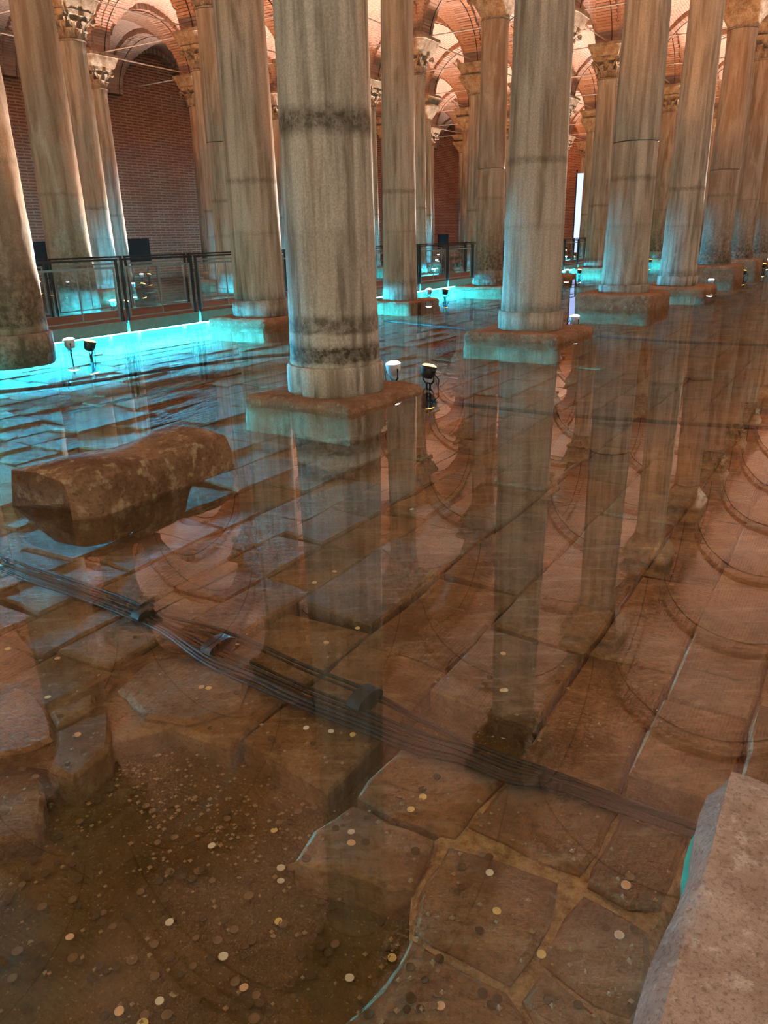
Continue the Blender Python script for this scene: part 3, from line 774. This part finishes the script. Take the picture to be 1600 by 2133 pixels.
# ------------------------------------------------------------------ paving stones under the water
def inside(p, poly):
    r = False; n = len(poly)
    for k in range(n):
        a, b = poly[k], poly[(k + 1) % n]
        if (a[1] > p[1]) != (b[1] > p[1]) and p[0] < (b[0] - a[0]) * (p[1] - a[1]) / (b[1] - a[1]) + a[0]: r = not r
    return r
def stone_outline(poly, step, jit, seed):
    out = []; n = len(poly)
    for k in range(n):
        a, b = Vector((*poly[k], 0)), Vector((*poly[(k + 1) % n], 0)); L = (b - a).length; m = max(1, int(L / step))
        for q in range(m):
            p = a.lerp(b, q / m); w_ = jit * (1 if q else 0.6)
            out.append((p.x + w_ * nz(p, 9, seed), p.y + w_ * nz(p, 9, seed + 31)))
    return out
def stone_prism(mb, poly, z0, z1, ch, c=None, tilt=(0, 0)):
    n = len(poly); cx = sum(p[0] for p in poly) / n; cyy = sum(p[1] for p in poly) / n
    if c is None: c = (0, 0)
    def sh(p, k): 
        d = math.hypot(p[0] - cx, p[1] - cyy); s = max(0.2, 1 - k / max(d, 1e-3)); return (cx + (p[0] - cx) * s, cyy + (p[1] - cyy) * s)
    zt = lambda p: (p[0] - cx) * tilt[0] + (p[1] - cyy) * tilt[1]
    rings = [[(p[0] - c[0], p[1] - c[1], z0) for p in poly], [(p[0] - c[0], p[1] - c[1], z1 - ch + zt(p)) for p in poly]]
    top = [sh(p, ch * 1.2) for p in poly]; rings.append([(p[0] - c[0], p[1] - c[1], z1 + zt(p)) for p in top])
    base = len(mb.v); mb.loft(rings, cap=False)
    mb.f.append(tuple(base + 2 * n + a for a in range(n)))
SLABS = []       # outlines on the floor plane, for resting coins on
# foreground stones traced on the floor plane
TRACE = [
 [(862, 1530), (960, 1560), (1057, 1600), (1018, 1655), (950, 1738), (905, 1732), (742, 1655), (770, 1618)],
 [(735, 1672), (905, 1745), (880, 1800), (858, 1842), (808, 1848), (722, 1815), (612, 1790), (655, 1725)],
 [(1090, 1597), (1215, 1645), (1288, 1680), (1245, 1760), (1210, 1816), (1100, 1775), (975, 1712)],
 [(1298, 1690), (1440, 1738), (1395, 1850), (1372, 1890), (1310, 1885), (1222, 1835)],
 [(935, 1758), (1060, 1792), (1163, 1832), (1152, 1915), (1108, 1990), (1062, 2043), (950, 1985), (862, 1930), (872, 1860)],
 [(1215, 1858), (1300, 1900), (1345, 1930), (1355, 2030), (1312, 2105), (1240, 2080), (1125, 1992), (1175, 1905)],
 [(862, 1952), (945, 2000), (1052, 2062), (1108, 2140), (1120, 2230), (640, 2230), (700, 2140), (790, 2050)],
 [(1128, 2015), (1235, 2095), (1290, 2140), (1270, 2230), (1150, 2230), (1085, 2075)],
 [(-60, 1420), (60, 1435), (96, 1470), (112, 1535), (60, 1560), (-60, 1580)],
 [(104, 1480), (198, 1440), (200, 1466), (118, 1512)],
 [(118, 1520), (225, 1478), (232, 1520), (222, 1560), (152, 1622), (98, 1600)],
 [(246, 1432), (312, 1372), (420, 1362), (480, 1372), (524, 1393), (498, 1470), (385, 1506), (300, 1490)],
 [(-40, 1600), (60, 1590), (90, 1640), (75, 1720), (-40, 1740)],
]
parts = 0
for k, poly in enumerate(TRACE):
    pw = [tuple(pix(x, y, Z_SLAB))[:2] for x, y in poly]
    ol = stone_outline(pw, 0.06, 0.018, k * 3.1); SLABS.append(ol)
    cx = sum(p[0] for p in ol) / len(ol); cyy = sum(p[1] for p in ol) / len(ol)
    mb = MB(); stone_prism(mb, ol, Z_MUD - 0.10, Z_SLAB - (0.03 if k == 12 else 0), 0.014, (cx, cyy)); me = mb.mesh('paving_stone')
    link('paving_stone', me, floor, M['paving'], (cx, cyy, 0)); parts += 1
# lime mortar bedding between the right hand group
bed = [(735, 1648), (860, 1520), (1450, 1725), (1330, 2140), (1320, 2240), (620, 2240), (800, 2030), (850, 1900), (740, 1830), (700, 1700)]
pw = [tuple(pix(x, y, Z_SLAB - 0.03))[:2] for x, y in [(905, 1740), (945, 1725), (1080, 1590), (1450, 1725), (1330, 2140), (1320, 2240), (760, 2240), (860, 2000), (850, 1905), (862, 1850)]]
mb = MB(); stone_prism(mb, stone_outline(pw, 0.08, 0.03, 77), Z_MUD - 0.1, Z_SLAB - 0.022, 0.02); link('mortar_bed', mb.mesh('mortar_bed'), floor, M['mortar'])
pw = [tuple(pix(x, y, Z_SLAB - 0.03))[:2] for x, y in [(-60, 1400), (300, 1360), (530, 1385), (500, 1460), (380, 1500), (240, 1540), (150, 1610), (90, 1590), (-60, 1570)]]
mb = MB(); stone_prism(mb, stone_outline(pw, 0.08, 0.03, 78), Z_MUD - 0.1, Z_SLAB - 0.03, 0.02); link('mortar_bed', mb.mesh('mortar_bed'), floor, M['paving'])

FORE = [(-3000, 1405), (255, 1425), (312, 1362), (430, 1352), (540, 1385), (800, 1490), (865, 1520), (1095, 1588), (1450, 1722), (3000, 2200), (3000, 9000), (-3000, 9000)]
rows = []; rnd = random.Random(11)
rw = 0.37; v0 = -2.2
cand = []
vpos = v0 * S2; row = 0
while vpos < 4.95 * S2:
    wv = rw * rnd.uniform(0.8, 1.25); u = -1.6 * S1 + rnd.uniform(0, 0.8)
    while u < 4.6 * S1:
        lu = rnd.uniform(0.45, 0.95)
        pts = [(u, vpos), (u + lu - 0.014, vpos), (u + lu - 0.014, vpos + wv - 0.014), (u, vpos + wv - 0.014)]
        skew = rnd.uniform(-0.06, 0.06)
        pw = []
        for q, (a, b) in enumerate(pts):
            a += skew * (1 if q > 1 else 0); b += rnd.uniform(-0.008, 0.008)
            pw.append((BX + U[0] * a + V[0] * b, BY + U[1] * a + V[1] * b))
        px = [proj((p[0], p[1], Z_SLAB)) for p in pw]
        vis = any(-80 < x < 1680 and 560 < y < 1760 for x, y in px)
        pc = (sum(p[0] for p in px) / 4, sum(p[1] for p in px) / 4)
        if vis and not inside((pc[0], pc[1] - 28), FORE):
            dist = math.hypot(pw[0][0], pw[0][1]); cand.append((dist, pw, rnd.uniform(-0.009, 0.009) - (0.025 if any(inside(p, FORE) for p in px) else 0), (rnd.uniform(-.012, .012), rnd.uniform(-.012, .012))))
        u += lu
    vpos += wv; row += 1
cand.sort(key=lambda c: c[0])
restmb = MB()
for k, (dist, pw, dz, tl) in enumerate(cand):
    if k < 285:
        ol = stone_outline(pw, 0.16, 0.02, k * 1.7); SLABS.append(ol)
        cx = sum(p[0] for p in ol) / len(ol); cyy = sum(p[1] for p in ol) / len(ol)
        mb = MB(); stone_prism(mb, ol, Z_MUD - 0.06, Z_SLAB + dz, 0.012, (cx, cyy), tl); link('paving_stone', mb.mesh('paving_stone'), floor, M['paving'], (cx, cyy, 0), None)
    else:
        stone_prism(restmb, pw, Z_MUD - 0.05, Z_SLAB + dz, 0.012)
if restmb.v:
    o = link('far_paving_stones', restmb.mesh('far_paving_stones'), floor, M['paving']); o['kind'] = 'stuff'

# ------------------------------------------------------------------ two loose blocks above the water
def fallen_block():
    # long worn block lying along U; outline of the waterline from the photograph
    mb = MB(); rings = []
    a = pix(50, 1060, 0.0); b = pix(170, 1083, 0.0); c = pix(232, 1072, 0.0); d = pix(468, 955, 0.0)
    ax = UZ; L = 1.06; n = 30; o = pix(205, 1077, 0.0)
    for k in range(n + 1):
        t = k / n; s = -0.10 + t * (L + 0.10)
        # cross-section: local y (towards V) and z; the far end narrows to a blunt nose
        end = max(0, (t - 0.84) / 0.16); start = max(0, (0.10 - t) / 0.10)
        w = 0.50 * (1 - 0.30 * end ** 2) ; y0 = 0.09 * start + 0.04 * end - 0.02; top = 0.232 - 0.035 * end ** 2 - 0.015 * start ** 2 + 0.015 * math.sin(t * 9)
        bot = -0.25 + 0.28 * end ** 1.5
        prof = []
        for yy, zz in ((0.20, bot), (0.16, -0.035), (0.008, -0.010), (0.005, top * 0.45), (0.012, top * 0.8), (0.04, top * 0.96), (0.12, top), (w * 0.5, top + 0.012), (w - 0.10, top), (w - 0.03, top * 0.93), (w, top * 0.7), (w, 0.0), (w - 0.08, bot)):
            ss, yv = (s, yy) if zz > -0.03 else (0.50 + (s - 0.50) * 0.72, yy)
            p = o + ax * ss + VZ * (y0 + yv); p.z = zz
            nd = fbm(p, 5, 3) * 0.020 + fbm(p, 16, 8) * 0.012
            p += VZ * (-nd if yy < w / 2 else nd) + Vector((0, 0, 0.6 * fbm(p, 6, 12) * 0.02)) + ax * (0.03 * fbm(p, 4, 20) if k in (0, n) else 0)
            prof.append(tuple(p))
        rings.append(prof)
    mb.loft(rings); return mb
o = link('fallen_stone_block', fallen_block().mesh('fallen_stone_block', True, 40), None, M['block'])
tag(o, 'long rough brown stone block with pale lichen flecks lying alone in the water', 'stone block')
# right hand ashlar: left face runs along U beside the camera
ea = pix(1338, 2110, 0.0); eb = pix(1462, 1705, 0.0); dd = (eb - ea).normalized(); nn = Vector((dd.y, -dd.x, 0))
Lb = 2.3; wb = 1.1
cor = pix(1508, 1590, 0.17)

ctr = eb + dd * (cor - eb).dot(dd) - dd * (Lb / 2 - 0.03) + nn * (wb / 2 + 0.012)
blk = slab_box(Lb, wb, -0.36, 0.17, 41, 0.016, 30, 0.030)
o = link('ashlar_block', blk, None, M['slabstone'], (ctr.x, ctr.y, 0), (0, 0, math.atan2(dd.y, dd.x)))
mb = MB(); n_ = 60  # teal light caught along the waterline, painted as a coloured strip
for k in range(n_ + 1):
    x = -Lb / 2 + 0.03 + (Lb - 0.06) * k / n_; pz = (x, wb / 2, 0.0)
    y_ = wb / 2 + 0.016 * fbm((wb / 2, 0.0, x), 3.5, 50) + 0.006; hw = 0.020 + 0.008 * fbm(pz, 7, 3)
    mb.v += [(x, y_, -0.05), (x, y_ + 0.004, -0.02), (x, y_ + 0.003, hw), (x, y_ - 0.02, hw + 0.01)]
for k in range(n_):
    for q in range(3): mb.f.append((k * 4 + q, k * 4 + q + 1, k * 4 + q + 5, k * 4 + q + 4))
al = link('teal_light_line', mb.mesh('teal_light_line', True), o, M['teal']); al['label'] = 'thin line of painted teal light along the waterline'
tag(o, 'large pale pinkish ashlar block with teal waterline edge in the foreground', 'stone block')

# ------------------------------------------------------------------ cables on the floor
def cable_path(pts, z, sub=6, wob=0.004, seed=0):
    P = [pix(x, y, z) for x, y in pts]; out = []
    for k in range(len(P) - 1):
        p0, p1, p2, p3 = P[max(k - 1, 0)], P[k], P[k + 1], P[min(k + 2, len(P) - 1)]
        for q in range(sub):
            t = q / sub
            v = 0.5 * ((2 * p1) + (p2 - p0) * t + (2 * p0 - 5 * p1 + 4 * p2 - p3) * t * t + (3 * p1 - p0 - 3 * p2 + p3) * t ** 3)
            v = v + Vector((wob * nz(v, 3, seed), wob * nz(v, 3, seed + 9), 0)); out.append(v)
    out.append(P[-1]); return out
BUN = [(-60, 1140), (55, 1185), (165, 1222), (260, 1256), (335, 1290), (430, 1335), (530, 1378), (640, 1428), (760, 1475), (860, 1515), (960, 1552), (1060, 1592), (1150, 1618), (1300, 1672), (1462, 1728)]
offs = [(-9, 'upper'), (-4, 'upper'), (2, 'mid'), (6, 'mid'), (11, 'mid'), (15, 'low'), (19, 'low'), (23, 'low')]
for k, (dy, kind) in enumerate(offs):
    pts = []
    for q, (x, y) in enumerate(BUN):
        spread = (0.55 if q < 5 else 1.15 if q < 10 else 0.85 if q < 12 else 0.5)
        split = -20 if (kind == 'upper' and 5 < q < 9) else (-10 if kind == 'upper' and q in (5, 9) else 0)
        pts.append((x, y + dy * spread * 1.9 + split + random.uniform(-1.5, 1.5)))
    r = (0.008, 0.0055, 0.006, 0.0075, 0.0055, 0.010, 0.008, 0.0065)[k]
    mb = MB(); mb.tube(cable_path(pts, Z_SLAB + 0.020 + r, 5, 0.006, k), r, 7)
    o = link('submerged_cable', mb.mesh('submerged_cable', True), None, M['cable'])
    tag(o, 'black cable in the bundle crossing the paving under the water', 'cable', 'bundle of black cables under the water')
for k, (x, y) in enumerate([(308, 1275), (455, 1345), (760, 1455)]):
    p = pix(x, y, Z_SLAB + 0.04); mb = MB(); dirb = (pix(BUN[8][0], BUN[8][1], Z_SLAB) - pix(BUN[4][0], BUN[4][1], Z_SLAB)).normalized(); sd = Vector((-dirb.y, dirb.x, 0))
    mb.loft([[tuple(p + dirb * s + sd * 0.075 * math.cos(a * math.pi / 8) + Vector((0, 0, 0.035 * math.sin(a * math.pi / 8)))) for a in range(16)] for s in (-0.03, 0.03)])
    o = link('cable_tie', mb.mesh('cable_tie', True, 40), None, M['cable']); tag(o, 'black band strapped around the underwater cable bundle', 'cable tie', 'bands around the cable bundle')
for k, (pts, r, lab) in enumerate([
    ([(700, 815), (930, 838), (1150, 862), (1400, 880), (1680, 897)], 0.020, 'thin dark cable crossing the floor in front of the rust slab columns'),
    ([(800, 668), (1000, 688), (1200, 698), (1420, 712), (1680, 722)], 0.022, 'thin dark cable running past the thick square plinth'),
    ([(-60, 822), (150, 800), (330, 772), (520, 745), (620, 738)], 0.024, 'thin dark cable on the floor before the dark stained column')]):
    mb = MB(); mb.tube(cable_path(pts, Z_SLAB + 0.045, 6, 0.02, k + 40), r, 6); o = link('floor_cable', mb.mesh('floor_cable', True), None, M['cable']); tag(o, lab, 'cable', 'single cables on the floor')

# ------------------------------------------------------------------ coins and pebbles
def coin_mesh(mat):
    mb = MB(); mb.lathe([(0.0118, 0.0), (0.0125, 0.0004), (0.0125, 0.0018), (0.0118, 0.0022), (0.0105, 0.0022), (0.0098, 0.0016), (0.0040, 0.0018)], 18)
    me = mb.mesh('coin', True, 30); me.materials.append(M[mat]); return me
COIN = {k: coin_mesh(k) for k in ('gold', 'silver', 'copper', 'tarnish', 'dull')}
CLAB = {'gold': ('shiny golden coin lying on the cistern floor', 'shiny golden coins'), 'silver': ('bright silver white coin lying on the cistern floor', 'bright silver coins'), 'copper': ('pinkish copper coin lying on the cistern floor', 'copper coins'), 'tarnish': ('blackened tarnished coin lying on the cistern floor', 'tarnished coins'), 'dull': ('dull brown coin lying on the cistern floor', 'dull coins')}
def floor_at(x, y):
    p = pix(x, y, Z_SLAB)
    for k, s in enumerate(SLABS):
        if inside((p.x, p.y), s): return p, Z_SLAB + 0.002
    p = pix(x, y, Z_MUD); return p, Z_MUD - 0.005
def coin(kind, x, y, sc=1.0):
    p, z = floor_at(x, y); o = link('coin', COIN[kind], None, None, (p.x, p.y, z + 0.001), (random.uniform(-.12, .12), random.uniform(-.12, .12), random.uniform(0, 6)))
    o.scale = (sc, sc, sc * 1.4); tag(o, CLAB[kind][0], 'coin', CLAB[kind][1])
BR = {'silver': [(441, 1760), (585, 1806), (585, 1833), (353, 1919), (728, 2035), (332, 2083), (939, 1580), (336, 1313), (494, 1342), (638, 1518), (892, 1727), (690, 1525), (465, 1990), (1020, 1820), (1290, 1950), (1052, 1440)],
      'gold': [(571, 1728), (735, 1532), (1035, 1900), (1105, 2022), (297, 2130), (856, 1688), (881, 1662), (580, 1917), (817, 1993), (100, 1454), (17, 1353), (745, 1310), (1048, 1363), (1047, 1440), (1050, 1534), (740, 1061), (858, 1062), (655, 1215), (435, 1435), (1128, 1990)],
      'copper': [(918, 2098), (508, 2055), (248, 2104), (732, 1758), (732, 1735), (864, 1560), (1304, 1846), (162, 1532), (420, 1433), (120, 1373), (145, 1950), (680, 1340), (697, 1192)]}
for k, lst in BR.items():
    for x, y in lst: coin(k, x, y, random.uniform(0.85, 1.05))
rc = random.Random(5); nn_ = 0
while nn_ < 235:
    x = rc.uniform(0, 1400); y = 1180 + 940 * math.sqrt(rc.random())
    if x > 1340 - (y - 1900) * 0.3 and y > 1690: continue
    if x > 1050 and rc.random() < 0.6: continue
    coin('tarnish' if rc.random() < 0.7 else 'dull', x, y, rc.uniform(0.75, 1.1)); nn_ += 1
mb = MB()
for k in range(700):
    x = rc.uniform(-20, 1400); y = 1150 + 980 * rc.random() ** 0.8
    if rc.random() < 0.45: x = rc.gauss(420, 150); y = rc.gauss(1650, 80)
    p, z = floor_at(x, y); r = rc.uniform(0.003, 0.009); n0 = len(mb.v)
    mb.add([(p.x + r * a * rc.uniform(.7, 1.3), p.y + r * b * rc.uniform(.7, 1.3), z + r * (c_ * .5 + .3)) for a, b, c_ in ((1, 0, 0), (-1, 0, 0), (0, 1, 0), (0, -1, 0), (0.2, 0.1, 1), (0, 0, -1))], [(0, 2, 4), (2, 1, 4), (1, 3, 4), (3, 0, 4), (2, 0, 5), (1, 2, 5), (3, 1, 5), (0, 3, 5)])
o = link('pebbles', mb.mesh('pebbles'), None, M['pebble']); tag(o, 'tiny tan pebbles strewn over the sandy bed', None, None, 'stuff')
